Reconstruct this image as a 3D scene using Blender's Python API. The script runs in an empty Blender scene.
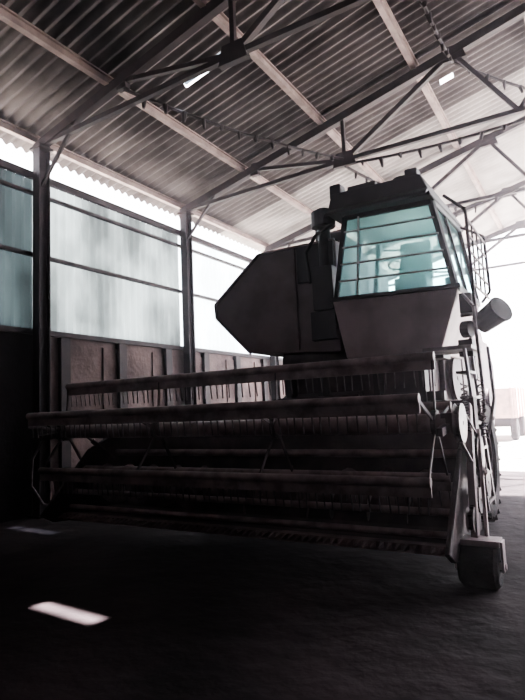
import bpy, math, random
from mathutils import Vector, Matrix
random.seed(4)
S = bpy.context.scene
COL = S.collection

# ------------------------------------------------------------ materials
def mat(name, c1, c2=None, rough=0.6, metal=0.0, scale=4.0, bump=0.0, lo=0.4, hi=0.62):
    m = bpy.data.materials.new(name); m.use_nodes = True
    nt = m.node_tree; b = nt.nodes['Principled BSDF']
    b.inputs['Roughness'].default_value = rough
    b.inputs['Metallic'].default_value = metal
    if c2 is None: c2 = tuple(x*0.6 for x in c1)
    tc = nt.nodes.new('ShaderNodeTexCoord')
    n = nt.nodes.new('ShaderNodeTexNoise'); n.inputs['Scale'].default_value = scale
    n.inputs['Detail'].default_value = 6
    nt.links.new(tc.outputs['Object'], n.inputs['Vector'])
    r = nt.nodes.new('ShaderNodeValToRGB')
    r.color_ramp.elements[0].position = lo; r.color_ramp.elements[0].color = (*c1, 1)
    r.color_ramp.elements[1].position = hi; r.color_ramp.elements[1].color = (*c2, 1)
    nt.links.new(n.outputs['Fac'], r.inputs['Fac'])
    nt.links.new(r.outputs['Color'], b.inputs['Base Color'])
    if bump:
        n2 = nt.nodes.new('ShaderNodeTexNoise'); n2.inputs['Scale'].default_value = scale*6
        n2.inputs['Detail'].default_value = 5
        nt.links.new(tc.outputs['Object'], n2.inputs['Vector'])
        bp = nt.nodes.new('ShaderNodeBump'); bp.inputs['Strength'].default_value = bump
        bp.inputs['Distance'].default_value = 0.05
        nt.links.new(n2.outputs['Fac'], bp.inputs['Height'])
        nt.links.new(bp.outputs['Normal'], b.inputs['Normal'])
    return m

def sheet_mat(name, diff, trans, clear, fac_t, fac_c):
    m = bpy.data.materials.new(name); m.use_nodes = True
    nt = m.node_tree; nt.nodes.clear()
    out = nt.nodes.new('ShaderNodeOutputMaterial')
    d = nt.nodes.new('ShaderNodeBsdfDiffuse'); d.inputs[0].default_value = (*diff, 1)
    t = nt.nodes.new('ShaderNodeBsdfTranslucent')
    tr = nt.nodes.new('ShaderNodeBsdfTransparent'); tr.inputs[0].default_value = (*clear, 1)
    tc = nt.nodes.new('ShaderNodeTexCoord')
    mp = nt.nodes.new('ShaderNodeMapping'); mp.inputs['Scale'].default_value = (1, 1.0, 0.6)
    n = nt.nodes.new('ShaderNodeTexNoise'); n.inputs['Scale'].default_value = 0.9; n.inputs['Detail'].default_value = 5
    nt.links.new(tc.outputs['Object'], mp.inputs['Vector']); nt.links.new(mp.outputs[0], n.inputs['Vector'])
    r = nt.nodes.new('ShaderNodeValToRGB')
    r.color_ramp.elements[0].position = 0.38; r.color_ramp.elements[0].color = (*[x*0.28 for x in trans], 1)
    r.color_ramp.elements[1].position = 0.62; r.color_ramp.elements[1].color = (*trans, 1)
    nt.links.new(n.outputs['Fac'], r.inputs['Fac']); nt.links.new(r.outputs[0], t.inputs[0])
    m1 = nt.nodes.new('ShaderNodeMixShader'); m1.inputs[0].default_value = fac_t
    nt.links.new(d.outputs[0], m1.inputs[1]); nt.links.new(t.outputs[0], m1.inputs[2])
    m2 = nt.nodes.new('ShaderNodeMixShader'); m2.inputs[0].default_value = fac_c
    nt.links.new(m1.outputs[0], m2.inputs[1]); nt.links.new(tr.outputs[0], m2.inputs[2])
    nt.links.new(m2.outputs[0], out.inputs[0])
    return m

def glass_mat(name, tint, refl=0.08, dust=0.15):
    m = bpy.data.materials.new(name); m.use_nodes = True
    nt = m.node_tree; nt.nodes.clear()
    out = nt.nodes.new('ShaderNodeOutputMaterial')
    tr = nt.nodes.new('ShaderNodeBsdfTransparent'); tr.inputs[0].default_value = (*tint, 1)
    g = nt.nodes.new('ShaderNodeBsdfGlossy'); g.inputs['Roughness'].default_value = 0.08
    t = nt.nodes.new('ShaderNodeBsdfTranslucent'); t.inputs[0].default_value = (*tint, 1)
    a = nt.nodes.new('ShaderNodeMixShader'); a.inputs[0].default_value = dust
    nt.links.new(tr.outputs[0], a.inputs[1]); nt.links.new(t.outputs[0], a.inputs[2])
    b = nt.nodes.new('ShaderNodeMixShader'); b.inputs[0].default_value = refl
    nt.links.new(a.outputs[0], b.inputs[1]); nt.links.new(g.outputs[0], b.inputs[2])
    nt.links.new(b.outputs[0], out.inputs[0])
    return m

M_roof  = mat('asbestos_sheet', (0.21,0.185,0.185), (0.10,0.085,0.087), 0.85, 0, 1.2, 0.2)
M_roof2 = mat('asbestos_sheet_lit', (0.52,0.48,0.47), (0.36,0.33,0.325), 0.85, 0, 1.2, 0.2)  # same sheets in a lighter colour, brightness of the far bays painted in
M_steel = mat('dark_painted_steel', (0.028,0.022,0.027), (0.05,0.033,0.037), 0.6, 0.2, 5)
M_purlin= mat('rusty_purlin', (0.36,0.28,0.265), (0.24,0.18,0.175), 0.7, 0, 4)
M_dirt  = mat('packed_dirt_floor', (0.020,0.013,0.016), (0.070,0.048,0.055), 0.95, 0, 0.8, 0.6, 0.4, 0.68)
M_floor_lit  = mat('floor_sunlit_tone', (0.60,0.56,0.54), (0.44,0.41,0.40), 0.9, 0, 0.8, 0.3)  # far floor colour lightened to stand in for sunlit glare
M_ground= mat('dry_ground', (0.48,0.44,0.40), (0.36,0.34,0.30), 0.95, 0, 0.4)
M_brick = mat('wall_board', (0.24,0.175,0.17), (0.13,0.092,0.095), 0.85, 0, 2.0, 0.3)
M_brickd= mat('wall_board_shade', (0.024,0.018,0.021), (0.014,0.010,0.013), 0.85, 0, 2.0, 0.3)  # same boards in near-black, shade put into the colour
M_red   = mat('faded_tank_paint', (0.24,0.18,0.195), (0.16,0.12,0.13), 0.6, 0.0, 2)
M_body  = mat('dusty_body_paint', (0.66,0.55,0.57), (0.46,0.38,0.395), 0.6, 0, 2)
M_cabm  = mat('cab_dark_paint', (0.018,0.014,0.018), (0.032,0.024,0.028), 0.5, 0, 4)
M_hdr   = mat('header_sheet', (0.070,0.052,0.060), (0.15,0.105,0.115), 0.55, 0.2, 3, 0.1)
M_reel  = mat('reel_tube_paint', (0.38,0.285,0.29), (0.20,0.145,0.15), 0.5, 0.1, 6)
M_metal = mat('worn_metal', (0.26,0.22,0.23), (0.11,0.09,0.095), 0.45, 0.3, 8)
M_rub   = mat('tyre_rubber', (0.03,0.025,0.028), (0.055,0.042,0.046), 0.85, 0, 8, 0.3)
M_sack  = mat('pale_red_paint', (0.66,0.44,0.41), (0.5,0.33,0.31), 0.7, 0, 5)
M_glass = glass_mat('cab_glass', (0.62,1.0,1.0), 0.04, 0.28)
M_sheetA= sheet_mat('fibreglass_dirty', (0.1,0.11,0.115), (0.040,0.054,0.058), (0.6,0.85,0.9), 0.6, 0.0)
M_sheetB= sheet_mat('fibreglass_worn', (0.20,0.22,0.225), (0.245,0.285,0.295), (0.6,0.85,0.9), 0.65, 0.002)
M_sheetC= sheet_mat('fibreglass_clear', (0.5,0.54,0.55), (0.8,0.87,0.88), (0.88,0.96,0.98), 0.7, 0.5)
M_sunfilter= glass_mat('added_sun_filter', (0.07,0.085,0.10), 0.0, 0.15)

# ------------------------------------------------------------ mesh builder
class MB:
    def __init__(s): s.v=[]; s.f=[]
    def add(s, vs, fs):
        o=len(s.v); s.v += [tuple(v) for v in vs]; s.f += [tuple(i+o for i in f) for f in fs]
    def box(s,x0,x1,y0,y1,z0,z1):
        vs=[(x,y,z) for z in (z0,z1) for y in (y0,y1) for x in (x0,x1)]
        s.add(vs,[(0,2,3,1),(4,5,7,6),(0,1,5,4),(2,6,7,3),(0,4,6,2),(1,3,7,5)])
    def beam(s,p,q,w,h,up=(0,0,1)):
        p=Vector(p);q=Vector(q);d=(q-p).normalized();u=Vector(up)
        if abs(d.dot(u))>0.98:u=Vector((0,1,0))
        a=d.cross(u).normalized()*w/2; b=a.cross(d).normalized()*h/2
        vs=[p-a-b,p+a-b,p+a+b,p-a+b,q-a-b,q+a-b,q+a+b,q-a+b]
        s.add(vs,[(0,3,2,1),(4,5,6,7),(0,1,5,4),(1,2,6,5),(2,3,7,6),(3,0,4,7)])
    def tube(s,p,q,r,n=12,r2=None):
        p=Vector(p);q=Vector(q);d=(q-p).normalized();u=Vector((0,0,1))
        if abs(d.dot(u))>0.98:u=Vector((0,1,0))
        a=d.cross(u).normalized(); b=a.cross(d).normalized(); r2=r if r2 is None else r2
        vs=[p+(a*math.cos(t)+b*math.sin(t))*r for t in [2*math.pi*i/n for i in range(n)]]
        vs+=[q+(a*math.cos(t)+b*math.sin(t))*r2 for t in [2*math.pi*i/n for i in range(n)]]
        fs=[(i,(i+1)%n,n+(i+1)%n,n+i) for i in range(n)]+[tuple(range(n-1,-1,-1)),tuple(range(n,2*n))]
        s.add(vs,fs)
    def path(s,pts,r,n=8):
        for i in range(len(pts)-1): s.tube(pts[i],pts[i+1],r,n)
    def prism(s,prof,axis,a0,a1):
        n=len(prof)
        def P(u,v,a): return (a,u,v) if axis=='X' else (u,a,v) if axis=='Y' else (u,v,a)
        vs=[P(u,v,a0) for u,v in prof]+[P(u,v,a1) for u,v in prof]
        s.add(vs,[(i,(i+1)%n,n+(i+1)%n,n+i) for i in range(n)]+[tuple(range(n)),tuple(range(2*n-1,n-1,-1))])
    def loft(s,A,B):
        n=len(A)
        s.add(list(A)+list(B),[(i,(i+1)%n,n+(i+1)%n,n+i) for i in range(n)]+[tuple(range(n)),tuple(range(2*n-1,n-1,-1))])
    def revX(s,prof,c,n=32):
        m=len(prof); vs=[]
        for i in range(n):
            t=2*math.pi*i/n
            for (x,r) in prof: vs.append((c[0]+x,c[1]+r*math.cos(t),c[2]+r*math.sin(t)))
        fs=[]
        for i in range(n):
            j=(i+1)%n
            for k in range(m):
                l=(k+1)%m; fs.append((i*m+k,i*m+l,j*m+l,j*m+k))
        s.add(vs,fs)
    def done(s,name,m,parent=None,bevel=0.0,smooth=False,recalc=True):
        import bmesh
        me=bpy.data.meshes.new(name); me.from_pydata(s.v,[],s.f); me.update()
        if recalc:
            bm=bmesh.new(); bm.from_mesh(me); bmesh.ops.recalc_face_normals(bm,faces=bm.faces); bm.to_mesh(me); bm.free()
        o=bpy.data.objects.new(name,me); COL.objects.link(o); me.materials.append(m)
        if parent: o.parent=parent
        if bevel:
            b=o.modifiers.new('bev','BEVEL'); b.width=bevel; b.segments=2; b.limit_method='ANGLE'
        if smooth:
            for p in me.polygons: p.use_smooth=True
            try:
                bpy.context.view_layer.objects.active=o; o.select_set(True)
                bpy.ops.object.shade_smooth_by_angle(angle=math.radians(40)); o.select_set(False)
            except Exception: pass
        return o
def empty(name):
    e=bpy.data.objects.new(name,None); COL.objects.link(e); return e

# ------------------------------------------------------------ building
XL,XRDG,XR=-8.0,1.0,10.0
Y0,Y1=-6.0,22.0
def zr(x): return 6.4+0.25*(x+8) if x<=XRDG else 6.4+0.25*(XRDG+8)-0.25*(x-XRDG)

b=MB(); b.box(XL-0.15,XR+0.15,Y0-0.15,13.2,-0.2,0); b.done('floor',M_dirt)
b=MB(); b.box(XL-0.15,XR+0.15,13.2,Y1+6,-0.2,0); b.done('floor_far_bay',M_floor_lit)
b=MB(); b.box(-90,90,-60,140,-0.6,-0.21); b.done('outdoor_ground',M_ground)

HOLES=[(-1.92,-1.08,5.14,5.28),(-2.05,-1.78,11.0,11.16),(-5.5,-4.4,6.95,7.12)]  # last opening is added to throw a dim sun patch on the floor
def roof(name,x0,x1,ya,yb,holes,m=None):
    xs=set([x0,x1]); x=x0
    while x<x1: xs.add(round(x,3)); x+=0.65
    for h in holes: xs.add(h[0]); xs.add(h[1])
    xs=sorted(xs); st=0.2/8; ny=int(round((yb-ya)/st))
    v=[];f=[]
    for j in range(ny+1):
        y=ya+j*st; dz=0.036*math.cos(2*math.pi*y/0.2)
        for x in xs: v.append((x,y,zr(x)+0.17+dz))
    n=len(xs)
    for j in range(ny):
        y=ya+(j+0.5)*st
        for i in range(n-1):
            x=(xs[i]+xs[i+1])/2
            if any(h[0]<x<h[1] and h[2]<y<h[3] for h in holes): continue
            f.append((j*n+i,j*n+i+1,(j+1)*n+i+1,(j+1)*n+i))
    b=MB(); b.v=v; b.f=f
    return b.done(name,m or M_roof,smooth=True,recalc=False)
roof('ceiling',XL-0.45,-0.35,Y0-0.3,12.1,HOLES)
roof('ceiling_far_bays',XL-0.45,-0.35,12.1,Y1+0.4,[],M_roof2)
roof('ceiling_ridge_strip',-0.35,XRDG,Y0-0.3,12.1,[])
roof('ceiling_right_slope',XRDG,XR+0.45,Y0-0.3,12.1,[])
b=MB(); hh=HOLES[2]
b.add([(hh[0]-.03,hh[2]-.03,zr(hh[0])+0.215),(hh[1]+.03,hh[2]-.03,zr(hh[1])+0.215),(hh[1]+.03,hh[3]+.03,zr(hh[1])+0.215),(hh[0]-.03,hh[3]+.03,zr(hh[0])+0.215)],[(0,1,2,3)])
b.done('added_rooflight',M_sunfilter,recalc=False)  # invented pane over the added opening, filters sun to a faint patch

TY=[-2,2,6,10,14,18,21.8]
for ty in TY:
    t=MB()
    def nd(x,z): return (x,ty,z)
    for a,c in ((XL,XRDG),(XR,XRDG)):
        t.beam(nd(a,zr(a)-0.06),nd(c,zr(c)-0.06),0.12,0.16)
    t.beam(nd(XL,6.36),nd(-3.8,6.48),0.08,0.08); t.beam(nd(-3.8,6.48),nd(5.8,6.48),0.08,0.08); t.beam(nd(5.8,6.48),nd(XR,6.36),0.08,0.07)
    for sx in (1,-1):
        def q(x): return x if sx==1 else 2*XRDG-x
        def seg(x1,z1,x2,z2,w=0.07): t.beam(nd(q(x1),z1),nd(q(x2),z2),w,w)
        seg(-3.8,6.48,-5.9,zr(-5.9)-0.08); seg(-3.8,6.48,-3.8,zr(-3.8)-0.08); seg(-3.8,6.48,-1.6,zr(-1.6)-0.08,0.09)
        seg(-1.6,zr(-1.6)-0.08,-0.6,6.48); seg(-0.6,6.48,1.0,zr(1.0)-0.1)
        for gx,gz in ((-3.8,6.48),(-1.6,zr(-1.6)-0.12),(-5.9,zr(-5.9)-0.1)):
            s_=0.24 if gx!=-5.9 else 0.1
            t.prism([(q(gx)-s_,gz-0.12),(q(gx)+s_,gz-0.12),(q(gx)+s_*0.7,gz+0.16),(q(gx)-s_*0.7,gz+0.16)],'Y',ty-0.05,ty+0.05)
    t.beam(nd(XL+0.1,5.6),nd(XL+1.0,zr(XL+1.0)-0.12),0.05,0.05)
    t.done('roof_truss',M_steel)
    c=MB()
    for xx,sg in ((XL+0.12,1),(XR-0.12,-1)):
        c.box(xx-0.09,xx+0.09,ty-0.11,ty-0.09,0,zr(XL)-0.05); c.box(xx-0.09,xx+0.09,ty+0.09,ty+0.11,0,zr(XL)-0.05)
        c.box(xx-0.015,xx+0.015,ty-0.1,ty+0.1,0,zr(XL)-0.05)
        c.box(xx-0.16,xx+0.16,ty-0.16,ty+0.16,0,0.03)
        c.box(xx-0.14,xx+0.14,ty-0.14,ty+0.14,zr(XL)-0.14,zr(XL)-0.10)
    c.done('steel_column',M_steel)
for x in (-8.0,-6.2,-4.25,-2.3,-0.35,2.35,4.3,6.25,8.2,10.0):
    p=MB(); z=zr(x)+0.07
    p.box(x-0.05,x+0.05,Y0,Y1+0.2,z-0.055,z+0.055); p.box(x-0.012,x+0.09,Y0,Y1+0.2,z+0.04,z+0.062)
    p.done('roof_purlin',M_purlin)

def cable(p,q,sag,nm):
    a=MB(); n=26; P=Vector(p); Q=Vector(q); pts=[]
    for i in range(n+1):
        u=i/n; v=P.lerp(Q,u); v.z-=sag*4*u*(1-u); pts.append(v)
    a.path([tuple(v) for v in pts],0.028,6)
    for i in range(2,n-1,2):
        v=pts[i]; r=random.uniform(0.035,0.06)
        a.tube((v.x,v.y,v.z+0.01),(v.x+random.uniform(-.03,.03),v.y,v.z-random.uniform(0.08,0.2)),r,7,r*0.4)
    a.done(nm,M_steel)
cable((-3.8,10,6.36),(-2.3,14,6.36),0.18,'hanging_cable')
cable((-7.4,14,6.2),(-1.0,13.9,6.5),0.30,'hanging_cable')
cable((-3.8,10,6.40),(1.0,10,6.45),0.16,'hanging_cable')
cable((-1.6,10,7.75),(1.6,13.9,7.6),0.2,'hanging_cable')
cable((-1.6,6,7.75),(-1.6,10,7.75),0.25,'hanging_cable')
cable((-5.9,6,6.72),(-3.8,10,6.5),0.12,'hanging_cable')

# left wall
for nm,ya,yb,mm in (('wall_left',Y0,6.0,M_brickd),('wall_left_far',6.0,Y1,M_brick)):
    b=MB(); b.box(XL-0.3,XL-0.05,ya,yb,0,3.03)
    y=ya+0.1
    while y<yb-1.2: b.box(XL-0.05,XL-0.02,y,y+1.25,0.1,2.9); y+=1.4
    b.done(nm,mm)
b=MB(); y=Y0-0.05
while y<Y1: b.box(XL-0.05,XL+0.06,y-0.10,y+0.10,0,3.0); y+=1.4
b.done('trim_wall_posts',M_steel)
def panel(name,ya,yb,z0,z1,m):
    st=0.03; n=int((yb-ya)/st); v=[];f=[]
    for j in range(n+1):
        y=ya+(yb-ya)*j/n; dx=0.022*math.cos(2*math.pi*y/0.18)
        for z in (z0,z1): v.append((XL-0.12+dx,y,z))
    for j in range(n): f.append((2*j,2*j+1,2*j+3,2*j+2))
    o=MB(); o.v=v;o.f=f; return o.done(name,m,smooth=True,recalc=False)
k=1
for i in range(len(TY)-1):
    ya,yb=TY[i],TY[i+1]
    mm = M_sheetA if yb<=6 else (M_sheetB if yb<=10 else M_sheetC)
    panel('window_%d'%k,ya,yb,3.03,5.80,mm); k+=1
panel('window_%d'%k,Y0,TY[0],3.03,5.80,M_sheetA)
for z,w in ((3.06,0.09),(4.4,0.06),(5.5,0.05),(5.82,0.12)):
    g=MB(); g.box(XL-0.06,XL+0.02,Y0,Y1,z-w/2,z+w/2); g.done('trim_girt',M_steel)
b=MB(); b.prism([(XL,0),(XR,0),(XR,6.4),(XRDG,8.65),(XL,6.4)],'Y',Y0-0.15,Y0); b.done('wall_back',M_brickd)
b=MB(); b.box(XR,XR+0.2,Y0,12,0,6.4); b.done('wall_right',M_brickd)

# ------------------------------------------------------------ combine harvester
H=empty('combine_harvester')
XA,XB=-6.05,-1.12
h=MB()
tr=[(5.02,0.34),(5.25,0.30),(5.5,0.27),(5.75,0.33),(5.93,0.55),(5.97,1.3),(6.02,1.3),(6.0,0.5),(5.8,0.26),(5.5,0.2),(5.2,0.24),(5.0,0.30)]
h.prism(tr,'X',XA,XB)
h.beam((XA,6.02,1.33),(XB,6.02,1.33),0.14,0.12); h.beam((XA,6.06,0.55),(XB,6.06,0.55),0.14,0.14)
for x in (-5.6,-4.9,-4.2,-2.6,-1.9,-1.3): h.box(x-0.04,x+0.04,6.0,6.1,0.5,1.35)
h.done('header_trough',M_hdr,H,0.008)
h=MB()
h.tube((XA,5.90,1.05),(XB,5.90,1.05),0.045,12); h.tube((XA,5.14,0.60),(XB,5.14,0.60),0.035,12); h.tube((XA,5.06,0.42),(XB,5.06,0.42),0.03,10)
h.done('header_cross_tubes',M_reel,H,smooth=True)
c=MB(); c.box(XA,XB,4.93,5.04,0.27,0.35)
x=XA+0.04
while x<XB:
    c.loft([(x-0.02,4.95,0.30),(x+0.02,4.95,0.30),(x+0.02,4.95,0.35),(x-0.02,4.95,0.35)],
           [(x-0.004,4.82,0.31),(x+0.004,4.82,0.31),(x+0.004,4.82,0.32),(x-0.004,4.82,0.32)]); x+=0.0762
c.done('cutter_bar',M_reel,H)
a=MB(); ay,az=5.55,0.66
a.tube((XA+0.05,ay,az),(XB-0.05,ay,az),0.15,20)
def flight(x0,x1,turns,hand):
    n=int(abs(turns)*20); vs=[];fs=[]
    for i in range(n+1):
        u=i/n; t=2*math.pi*turns*u*hand; x=x0+(x1-x0)*u
        for r in (0.15,0.27): vs.append((x,ay+r*math.cos(t),az+r*math.sin(t)))
    for i in range(n): fs.append((2*i,2*i+1,2*i+3,2*i+2))
    a.add(vs,fs)
flight(XA+0.05,-4.1,4.5,1); flight(-2.6,XB-0.05,3.5,-1)
for i in range(8):
    t=i*2.4; x=-4.0+i*0.18; a.tube((x,ay,az),(x,ay+0.3*math.cos(t),az+0.3*math.sin(t)),0.012,6)
a.done('header_auger',M_reel,H,smooth=True)
for nm,xx,dx in (('divider_far',XA,-0.05),('divider_near',XB,0.05)):
    d=MB()
    d.prism([(6.05,0.28),(5.1,0.24),(4.8,0.26),(4.62,0.36),(4.8,0.56),(5.1,0.86),(5.4,1.1),(6.05,1.36)],'X',xx,xx+dx)
    d.tube((xx+dx/2,4.62,0.36),(xx+dx/2,5.4,1.12),0.025,8); d.tube((xx+dx/2,5.4,1.12),(xx+dx/2,6.05,1.38),0.025,8)
    d.done(nm,M_hdr,H,0.006)
# reel
RY,RZ,RR=4.95,1.40,0.60
angs=[86,158,230,302,14]
XRa,XRb=-6.02,-1.17
r=MB()
r.tube((XRa-0.05,RY,RZ),(XRb+0.08,RY,RZ),0.085,16)
for an in angs:
    t=math.radians(an); y=RY+RR*math.cos(t); z=RZ+RR*math.sin(t)
    r.tube((XRa,y,z),(XRb,y,z),0.042,12)
    r.box(XRa,XRb,y-0.012,y+0.012,z-0.12,z-0.01)
r.done('reel_bars',M_reel,H,smooth=True)
r=MB()
for x in (XRa+0.02,-4.4,-2.8,XRb-0.02):
    for an in angs:
        t=math.radians(an); y=RY+RR*math.cos(t); z=RZ+RR*math.sin(t)
        r.beam((x,RY,RZ),(x,y,z),0.032,0.014,(1,0,0))
    r.revX([(-0.02,0.0),(0.02,0.0),(0.02,0.12),(-0.02,0.12)],(x,RY,RZ),16)
r.done('reel_spiders',M_hdr,H)
r=MB()
for an in angs:
    t=math.radians(an); y=RY+RR*math.cos(t); z=RZ+RR*math.sin(t)
    x=XRa+0.06
    while x<XRb:
        k=random.uniform(-0.015,0.015)
        r.tube((x,y,z),(x+k,y+0.03,z-0.27),0.007,5); x+=0.085
r.done('reel_tines',M_metal,H)
r=MB()
for x in (XA-0.02,XB+0.04):
    r.beam((x,6.05,1.45),(x,RY,RZ),0.06,0.10); r.beam((x,RY+0.1,RZ-0.02),(x,4.6,1.34),0.05,0.07)
    r.box(x-0.05,x+0.05,5.95,6.12,1.25,1.62)
    r.tube((x,5.85,0.95),(x,5.45,1.25),0.035,10); r.tube((x,5.45,1.25),(x,5.2,1.42),0.018,8)
    r.box(x-0.05,x+0.05,RY-0.07,RY+0.07,RZ-0.09,RZ+0.09)
r.beam((XA,6.08,1.56),(XB,6.08,1.56),0.07,0.07)
r.done('reel_arms',M_hdr,H,0.006)
r=MB(); X=XB+0.10
for (yy,zz,rad) in ((5.7,1.05,0.20),(4.97,1.40,0.17),(6.0,0.75,0.14),(5.5,0.66,0.12),(5.15,0.55,0.11)):
    r.revX([(-0.03,0.02),(0.03,0.02),(0.03,rad),(0.012,rad-0.025),(-0.012,rad-0.025),(-0.03,rad)],(X+0.03,yy,zz),24)
    for i in range(5):
        t=i*2*math.pi/5; r.beam((X+0.03,yy,zz),(X+0.03,yy+rad*math.cos(t),zz+rad*math.sin(t)),0.02,0.03,(1,0,0))
for a1,a2 in (((5.7,1.25),(4.97,1.57)),((5.7,0.85),(4.97,1.23)),((6.1,0.85),(5.85,1.15)),((5.5,0.78),(5.2,0.66))):
    r.beam((X+0.03,a1[0],a1[1]),(X+0.03,a2[0],a2[1]),0.03,0.012,(0,0,1))
for (sx,sy,z0,z1) in ((X+0.02,5.35,1.3,1.75),(X+0.08,5.9,1.2,1.8)):
    n=60; pts=[(sx+0.03*math.cos(i*0.9),sy+0.03*math.sin(i*0.9),z0+(z1-z0)*i/n) for i in range(n+1)]
    r.path(pts,0.007,5)
r.done('header_drive',M_metal,H)
s=MB()
s.beam((-1.03,5.62,1.55),(-0.97,5.14,0.38),0.06,0.10,(0,1,0)); s.beam((-0.97,5.72,1.3),(-0.88,5.18,0.36),0.03,0.05,(0,1,0))
s.beam((-1.03,5.62,1.1),(-0.9,5.5,0.9),0.03,0.04)
s.box(-1.12,-0.76,5.0,5.2,0.36,0.41); s.tube((-1.14,5.1,0.19),(-0.73,5.1,0.19),0.03,10)
s.box(-1.14,-1.12,5.03,5.17,0.15,0.4); s.box(-0.76,-0.74,5.03,5.17,0.15,0.4)
s.done('support_strut',M_body,H,0.004)
s=MB(); s.revX([(-0.16,0.05),(0.16,0.05),(0.16,0.16),(0.13,0.19),(-0.13,0.19),(-0.16,0.16)],(-0.94,5.1,0.19),28)
s.done('gauge_wheel',M_rub,H,smooth=True)
s=MB(); s.path([(-6.15,5.0,1.5),(-6.35,4.9,1.35),(-6.5,4.8,1.05),(-6.52,4.8,0.7),(-6.4,4.9,0.45),(-6.12,5.1,0.4)],0.018,8)
s.tube((-6.1,4.95,1.4),(-6.3,4.6,1.5),0.03,8); s.done('hydraulic_hose',M_metal,H,smooth=True)

f=MB()
A=[(-3.95,6.02,0.35),(-2.65,6.02,0.35),(-2.65,6.02,1.25),(-3.95,6.02,1.25)]
B=[(-3.85,7.9,1.05),(-2.7,7.9,1.05),(-2.7,7.9,2.1),(-3.85,7.9,2.1)]
f.loft(A,B)
for k in (0.25,0.5,0.75):
    L=[Vector(A[i]).lerp(Vector(B[i]),k) for i in range(4)]
    f.beam(L[2]+Vector((0.03,0,0.03)),L[3]+Vector((-0.03,0,0.03)),0.06,0.05); f.beam(L[1]+Vector((.02,0,0)),L[2]+Vector((.02,0,0)),0.05,0.05,(0,1,0))
f.done('feeder_house',M_hdr,H,0.01)
f=MB()
for x in (-4.05,-2.55):
    f.tube((x,6.15,0.75),(x,6.9,0.95),0.03,8); f.tube((x,6.8,0.93),(x,7.6,1.15),0.05,10)
f.done('lift_cylinders',M_metal,H)
bd=MB()
bd.prism([(7.5,1.15),(7.2,1.7),(7.15,2.3),(7.4,2.75),(12.2,2.75),(12.8,2.3),(12.8,1.5),(12.2,1.0),(9.0,0.75)],'X',-3.9,-1.75)
bd.done('threshing_body',M_hdr,H,0.02)
bd=MB()
bd.box(-1.75,-1.68,7.7,8.9,1.5,2.6); bd.box(-1.75,-1.68,9.0,10.2,1.5,2.6); bd.box(-1.75,-1.68,10.3,12.0,1.5,2.6)
bd.box(-3.97,-3.9,7.7,8.9,1.5,2.4); bd.box(-3.97,-3.9,9.0,12.0,1.5,2.4)
for (yy,zz,rad) in ((8.1,1.9,0.32),(9.2,1.5,0.22),(9.9,2.2,0.26),(11,1.6,0.2)):
    bd.revX([(0,0.03),(0.07,0.03),(0.07,rad),(0.035,rad-0.03),(0,rad)],(-1.66,yy,zz),24)
bd.done('body_side_panels',M_hdr,H,0.01)
bd=MB(); bd.prism([(9.4,2.75),(9.4,3.1),(12.2,3.0),(13.0,2.3),(13.0,1.9),(12.6,2.3),(12.2,2.75)],'X',-3.8,-1.85); bd.done('straw_hood',M_red,H,0.02)
hp=MB()
prof=[(-2.86,2.32),(-4.30,2.42),(-4.90,3.02),(-4.92,3.24),(-4.10,3.90),(-2.86,3.90)]
hp.prism(prof,'Y',6.95,9.3); hp.done('grain_hopper',M_red,H,0.015)
hp=MB()
for y in (6.93,9.3):
    for i in (1,2,3,4): 
        p,q=prof[i],prof[(i+1)%6]
        hp.beam((p[0],y,p[1]),(q[0],y,q[1]),0.03,0.05,(0,1,0))
hp.box(-4.93,-4.86,6.95,9.3,3.0,3.26)
hp.beam((-3.5,6.93,2.4),(-3.5,6.93,3.9),0.03,0.04,(0,1,0))
hp.box(-3.9,-2.9,7.2,9.1,3.9,3.96)
hp.done('hopper_ribs',M_red,H,0.004)
hp=MB()
hp.tube((-3.02,6.95,3.2),(-3.02,6.95,4.1),0.09,14); hp.tube((-3.02,6.95,4.1),(-3.02,6.95,4.32),0.17,16); hp.tube((-3.02,6.95,4.32),(-3.02,6.95,4.36),0.10,12)
hp.box(-3.15,-2.85,6.75,6.95,2.9,3.5); hp.path([(-3.2,6.8,3.3),(-3.25,6.8,3.75),(-3.05,6.75,3.95),(-2.8,6.75,4.05)],0.025,8)
hp.tube((-3.35,7.5,3.9),(-3.35,7.5,4.35),0.05,10); hp.box(-3.3,-2.95,7.4,8.3,3.9,4.15)
hp.box(-3.45,-2.88,6.90,6.96,3.35,3.88); hp.box(-3.25,-2.88,6.86,6.96,2.5,2.9)
hp.done('air_intake',M_cabm,H,0.006)
hp=MB(); hp.tube((-4.3,9.5,3.35),(-4.3,13.0,3.2),0.16,16); hp.tube((-4.3,9.5,2.2),(-4.3,9.5,3.35),0.17,16); hp.done('unloading_auger',M_red,H,smooth=True)

CB=[(-2.82,6.80,3.00),(-1.27,6.80,2.95),(-1.27,8.3,2.95),(-2.82,8.3,3.0)]
CT=[(-2.66,6.88,4.14),(-1.50,6.88,4.10),(-1.45,8.3,4.10),(-2.66,8.3,4.14)]
c=MB()
for i in range(4):
    c.beam(CB[i],CT[i],0.07,0.07); c.beam(CB[i],CB[(i+1)%4],0.08,0.08); c.beam(CT[i],CT[(i+1)%4],0.08,0.08)
c.beam((-1.27,7.5,2.95),(-1.48,7.5,4.1),0.05,0.05)
c.beam((-2.82,7.5,3.0),(-2.66,7.5,4.14),0.05,0.05)
c.done('cab_frame',M_cabm,H,0.008)
c=MB(); c.loft([(-2.84,6.66,4.16),(-1.45,6.66,4.12),(-1.38,8.45,4.12),(-2.84,8.45,4.16)],[(-2.78,6.72,4.46),(-1.58,6.72,4.44),(-1.55,8.3,4.44),(-2.78,8.3,4.46)])
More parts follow.
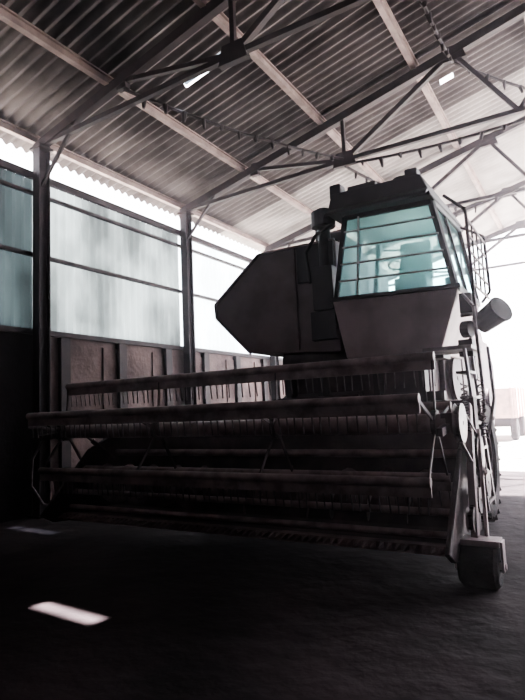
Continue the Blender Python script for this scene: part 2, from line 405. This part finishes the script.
c.box(-2.6,-2.2,6.85,7.3,4.44,4.56); c.tube((-1.9,7.1,4.43),(-1.9,7.1,4.58),0.14,16); c.box(-1.78,-1.62,6.75,6.95,4.42,4.55); c.box(-2.82,-2.66,6.75,6.95,4.4,4.60)
c.prism([(6.66,4.16),(6.5,4.08),(6.5,4.12),(6.66,4.22)],'X',-2.82,-1.47)
c.done('cab_roof',M_cabm,H,0.02)
def quad(name,pts,m):
    o=MB(); o.add(pts,[(0,1,2,3)]); return o.done(name,m,H,recalc=False)
quad('windshield',[(-2.79,6.80,3.03),(-1.30,6.80,2.98),(-1.52,6.88,4.08),(-2.63,6.88,4.12)],M_glass)
quad('side_glass_near',[(-1.27,6.85,2.98),(-1.27,8.25,2.98),(-1.46,8.25,4.08),(-1.49,6.92,4.08)],M_glass)
c=MB()
for z in (3.22,3.45,3.68,3.9):
    u=(z-3.0)/1.12; c.tube((-2.80+0.16*u,6.77+0.08*u,z+0.03),(-1.29-0.22*u,6.77+0.08*u,z-0.02),0.014,6)
c.beam((-2.5,6.74,3.0),(-2.45,6.82,4.1),0.02,0.02)
c.done('windshield_rails',M_body,H)
c=MB(); c.box(-2.25,-1.8,7.55,8.0,3.15,3.35); c.box(-2.25,-1.8,7.95,8.08,3.35,3.95); c.box(-2.1,-1.95,7.65,7.9,3.0,3.15)
c.done('cab_seat',M_red,H,0.03)
c=MB(); c.tube((-2.03,7.1,3.0),(-2.03,7.3,3.5),0.04,10)
f1=lambda t:(-2.03+0.2*math.cos(t),7.3+0.12*math.sin(t),3.5+0.12*math.sin(t))
for i in range(20):
    c.tube(f1(2*math.pi*i/20),f1(2*math.pi*(i+1)/20),0.014,6)
for t in (0.5,2.6,4.7): c.tube((-2.03,7.3,3.5),f1(t),0.012,6)
c.done('steering_wheel',M_cabm,H,smooth=True)
c=MB()
c.loft([(-2.86,6.74,2.98),(-1.24,6.74,2.93),(-1.24,8.3,2.93),(-2.86,8.3,2.98)],[(-2.80,6.98,2.22),(-1.55,6.98,2.18),(-1.55,8.3,2.18),(-2.80,8.3,2.22)])
c.done('cab_platform',M_body,H,0.015)
c=MB(); c.beam((-2.9,6.70,3.0),(-1.2,6.70,2.95),0.05,0.05)
c.box(-4.0,-1.5,6.9,7.3,2.12,2.20)
for x in (-3.7,-3.2,-2.4,-1.8): c.box(x-0.04,x+0.04,6.95,7.15,1.55,2.15)
c.box(-4.0,-1.55,7.0,7.12,1.6,1.72)
c.done('platform_frame',M_cabm,H,0.006)
c=MB()
c.path([(-1.2,6.85,2.2),(-1.08,6.85,2.6),(-1.1,6.85,3.9),(-1.35,6.9,4.15)],0.02,8)
c.path([(-1.2,8.2,2.95),(-1.08,8.2,3.1),(-1.1,8.2,3.9),(-1.4,8.2,4.1)],0.02,8)
for z in (3.0,3.2,3.4,3.6,3.8): c.tube((-1.1,6.85,z),(-1.1,8.2,z),0.016,6)
for y in (7.2,7.55,7.9): c.tube((-1.1,y,3.0),(-1.1,y,3.8),0.012,6)
c.path([(-1.24,6.8,2.6),(-1.1,6.9,2.62),(-0.98,7.0,2.58)],0.025,8)
c.path([(-1.24,6.8,2.35),(-1.05,6.9,2.45),(-0.98,7.0,2.52)],0.02,8)
c.done('handrails',M_hdr,H)
c=MB(); c.tube((-1.06,7.0,2.50),(-0.82,6.86,2.62),0.13,18,0.15); c.tube((-0.82,6.86,2.62),(-0.79,6.84,2.635),0.16,18)
c.tube((-1.22,6.75,2.42),(-1.12,6.72,2.42),0.1,14); c.box(-1.24,-1.1,6.75,6.95,2.62,2.86); c.box(-1.28,-1.12,6.7,6.9,2.1,2.3)
c.done('work_lamp',M_cabm,H,smooth=False,bevel=0.006)
c=MB()
for y in (6.28,6.70): c.beam((-1.03,y,0.42),(-1.15,y+0.05,2.2),0.03,0.06,(0,1,0))
z=0.5
while z<2.1: 
    x=-1.03-0.12*(z-0.42)/1.78; c.box(x-0.12,x+0.02,6.29,6.74,z-0.015,z+0.015); z+=0.28
c.box(-1.6,-1.07,6.3,7.0,2.16,2.2)
c.path([(-1.03,6.3,1.2),(-0.97,6.22,1.6),(-1.0,6.22,2.6),(-1.15,6.5,2.8)],0.018,8)
c.path([(-1.03,6.72,1.2),(-0.95,6.78,1.6),(-0.97,6.78,2.2)],0.018,8)
c.done('access_ladder',M_metal,H)
c=MB(); c.tube((-1.9,9.6,3.0),(-1.9,9.6,3.7),0.07,12); c.box(-2.9,-1.9,9.7,11.0,3.0,3.3); c.done('engine_cover',M_cabm,H,0.03)
def wheel(nm,c0,R,w):
    t=MB(); rr=R*0.58
    t.revX([(-w/2,rr),(w/2,rr),(w/2*1.05,R*0.8),(w/2*0.95,R*0.93),(w/2*0.6,R*0.96),(-w/2*0.6,R*0.96),(-w/2*0.95,R*0.93),(-w/2*1.05,R*0.8)],c0,40)
    n=22
    for i in range(n):
        a0=2*math.pi*i/n
        for sg in (1,-1):
            a1=a0+0.14
            p=(c0[0],c0[1]+R*0.965*math.cos(a0+ (0.14 if sg<0 else 0)),c0[2]+R*0.965*math.sin(a0+(0.14 if sg<0 else 0)))
            q=(c0[0]+sg*w*0.5,c0[1]+R*0.93*math.cos(a1+0.08),c0[2]+R*0.93*math.sin(a1+0.08))
            nrm=(0,math.cos(a0),math.sin(a0)); t.beam(p,q,0.045,0.06,nrm)
    t.done(nm+'_tyre',M_rub,H)
    t=MB(); t.revX([(-w*0.4,rr),(w*0.4,rr),(w*0.4,rr*0.9),(w*0.1,rr*0.8),(w*0.1,0.05),(-w*0.1,0.05),(-w*0.1,rr*0.8),(-w*0.4,rr*0.9)],c0,32)
    t.tube((c0[0]-w*0.3,c0[1],c0[2]),(c0[0]+w*0.3,c0[1],c0[2]),0.12,16)
    t.done(nm+'_rim',M_hdr,H,smooth=True)
wheel('drive_wheel_near',(-1.42,7.75,0.80),0.80,0.46)
wheel('drive_wheel_far',(-4.3,7.75,0.80),0.80,0.46)
wheel('steer_wheel_near',(-1.9,11.4,0.48),0.48,0.3)
wheel('steer_wheel_far',(-3.8,11.4,0.48),0.48,0.3)
c=MB(); c.box(-4.1,-1.6,7.62,7.88,0.68,0.92); c.box(-3.7,-2.0,11.32,11.48,0.42,0.56); c.box(-2.95,-2.75,11.3,11.5,0.5,1.1)
c.box(-3.8,-3.6,7.6,7.9,0.9,1.3); c.box(-2.1,-1.9,7.6,7.9,0.9,1.3)
c.done('axles',M_cabm,H)

# ------------------------------------------------------------ background machines
def trailer(x,y):
    T=empty('farm_trailer')
    a=MB(); a.box(x-1.1,x+1.1,y-2,y+2,0.85,0.95)
    for s in (-1,1):
        a.box(x+s*1.1-0.03,x+s*1.1+0.03,y-2,y+2,0.95,1.95)
        a.box(x-1.1,x+1.1,y+s*2-0.03,y+s*2+0.03,0.95,1.95)
        for yy in (-1.9,-0.95,0,0.95,1.9): a.box(x+s*1.15-0.03,x+s*1.15+0.03,y+yy-0.04,y+yy+0.04,0.85,1.98)
        for xx in (-1.0,-0.33,0.33,1.0): a.box(x+xx-0.04,x+xx+0.04,y+s*2.05-0.03,y+s*2.05+0.03,0.85,1.98)
    a.done('bed',M_sack,T,0.01)
    a=MB(); a.beam((x,y-2,0.75),(x,y-3.0,0.5),0.1,0.1); a.box(x-1,x+1,y-1.3,y-1.15,0.5,0.85); a.box(x-1,x+1,y+1.15,y+1.3,0.5,0.85); a.done('drawbar',M_steel,T)
    a=MB()
    for sx in (-1,1):
        for yy in (-1.2,1.2): a.revX([(-0.12,0.1),(0.12,0.1),(0.12,0.38),(0.07,0.42),(-0.07,0.42),(-0.12,0.38)],(x+sx*0.95,y+yy,0.42),24)
    a.done('wheels',M_rub,T)
    return T
trailer(-3.5,24.0)
T=empty('disc_harrow')
a=MB()
for i in range(12):
    a.revX([(-0.012,0.04),(0.012,0.04),(0.006,0.3),(-0.006,0.3)],(-6.8+i*0.2,15.5,0.3),20)
a.tube((-6.95,15.5,0.3),(-4.45,15.5,0.3),0.035,8)
a.done('discs',M_metal,T)
a=MB(); a.box(-6.9,-4.5,15.4,15.6,0.68,0.78); a.box(-6.9,-6.8,15.45,15.55,0.3,0.7); a.box(-4.6,-4.5,15.45,15.55,0.3,0.7); a.beam((-6.6,15.4,0.73),(-5.7,14.0,0.6),0.08,0.08); a.beam((-4.8,15.4,0.73),(-5.7,14.0,0.6),0.08,0.08)
a.done('frame',M_sack,T)

# ------------------------------------------------------------ haze volume added inside the shed for glow near openings
vm=bpy.data.materials.new('glow_haze'); vm.use_nodes=True; nt=vm.node_tree; nt.nodes.clear()
o_=nt.nodes.new('ShaderNodeOutputMaterial'); vs_=nt.nodes.new('ShaderNodeVolumeScatter')
vs_.inputs['Color'].default_value=(1.0,0.90,0.96,1); vs_.inputs['Density'].default_value=0.011; vs_.inputs['Anisotropy'].default_value=0.8
nt.links.new(vs_.outputs[0],o_.inputs['Volume'])
b=MB(); b.prism([(XL+0.05,0.004),(XR-0.05,0.004),(XR-0.05,6.35),(XRDG,8.7),(XL+0.05,6.35)],'Y',Y0+0.1,20.5)
b.done('haze_volume',vm)

# ------------------------------------------------------------ light
W=bpy.data.worlds.new('World'); S.world=W; W.use_nodes=True
bg=W.node_tree.nodes['Background']; bg.inputs[0].default_value=(0.95,0.95,1.0,1); bg.inputs[1].default_value=8.0
sd=bpy.data.lights.new('sun','SUN'); sd.energy=70; sd.angle=math.radians(0.7); sd.color=(1,0.95,0.92)
so=bpy.data.objects.new('sun',sd); COL.objects.link(so)
so.rotation_euler=Vector((2.35,2.04,8.2)).to_track_quat('Z','Y').to_euler()
so.location=(10,12,30)
S.view_settings.look='AgX - High Contrast'

# ------------------------------------------------------------ camera
psi,phi,th=math.radians(30.6),math.radians(6.07),math.radians(2.5)
Fh=Vector((-math.sin(psi),math.cos(psi),0)); R0=Vector((math.cos(psi),math.sin(psi),0)); Z=Vector((0,0,1))
Fw=Fh*math.cos(phi)+Z*math.sin(phi); U0=Z*math.cos(phi)-Fh*math.sin(phi)
Rc=R0*math.cos(th)-U0*math.sin(th); Uc=R0*math.sin(th)+U0*math.cos(th)
cd=bpy.data.cameras.new('camera'); cd.sensor_width=36; cd.lens=36*547/700; cd.clip_end=400
co=bpy.data.objects.new('camera',cd); COL.objects.link(co)
co.matrix_world=Matrix(((Rc.x,Uc.x,-Fw.x,0),(Rc.y,Uc.y,-Fw.y,0),(Rc.z,Uc.z,-Fw.z,1.6),(0,0,0,1)))
S.camera=co
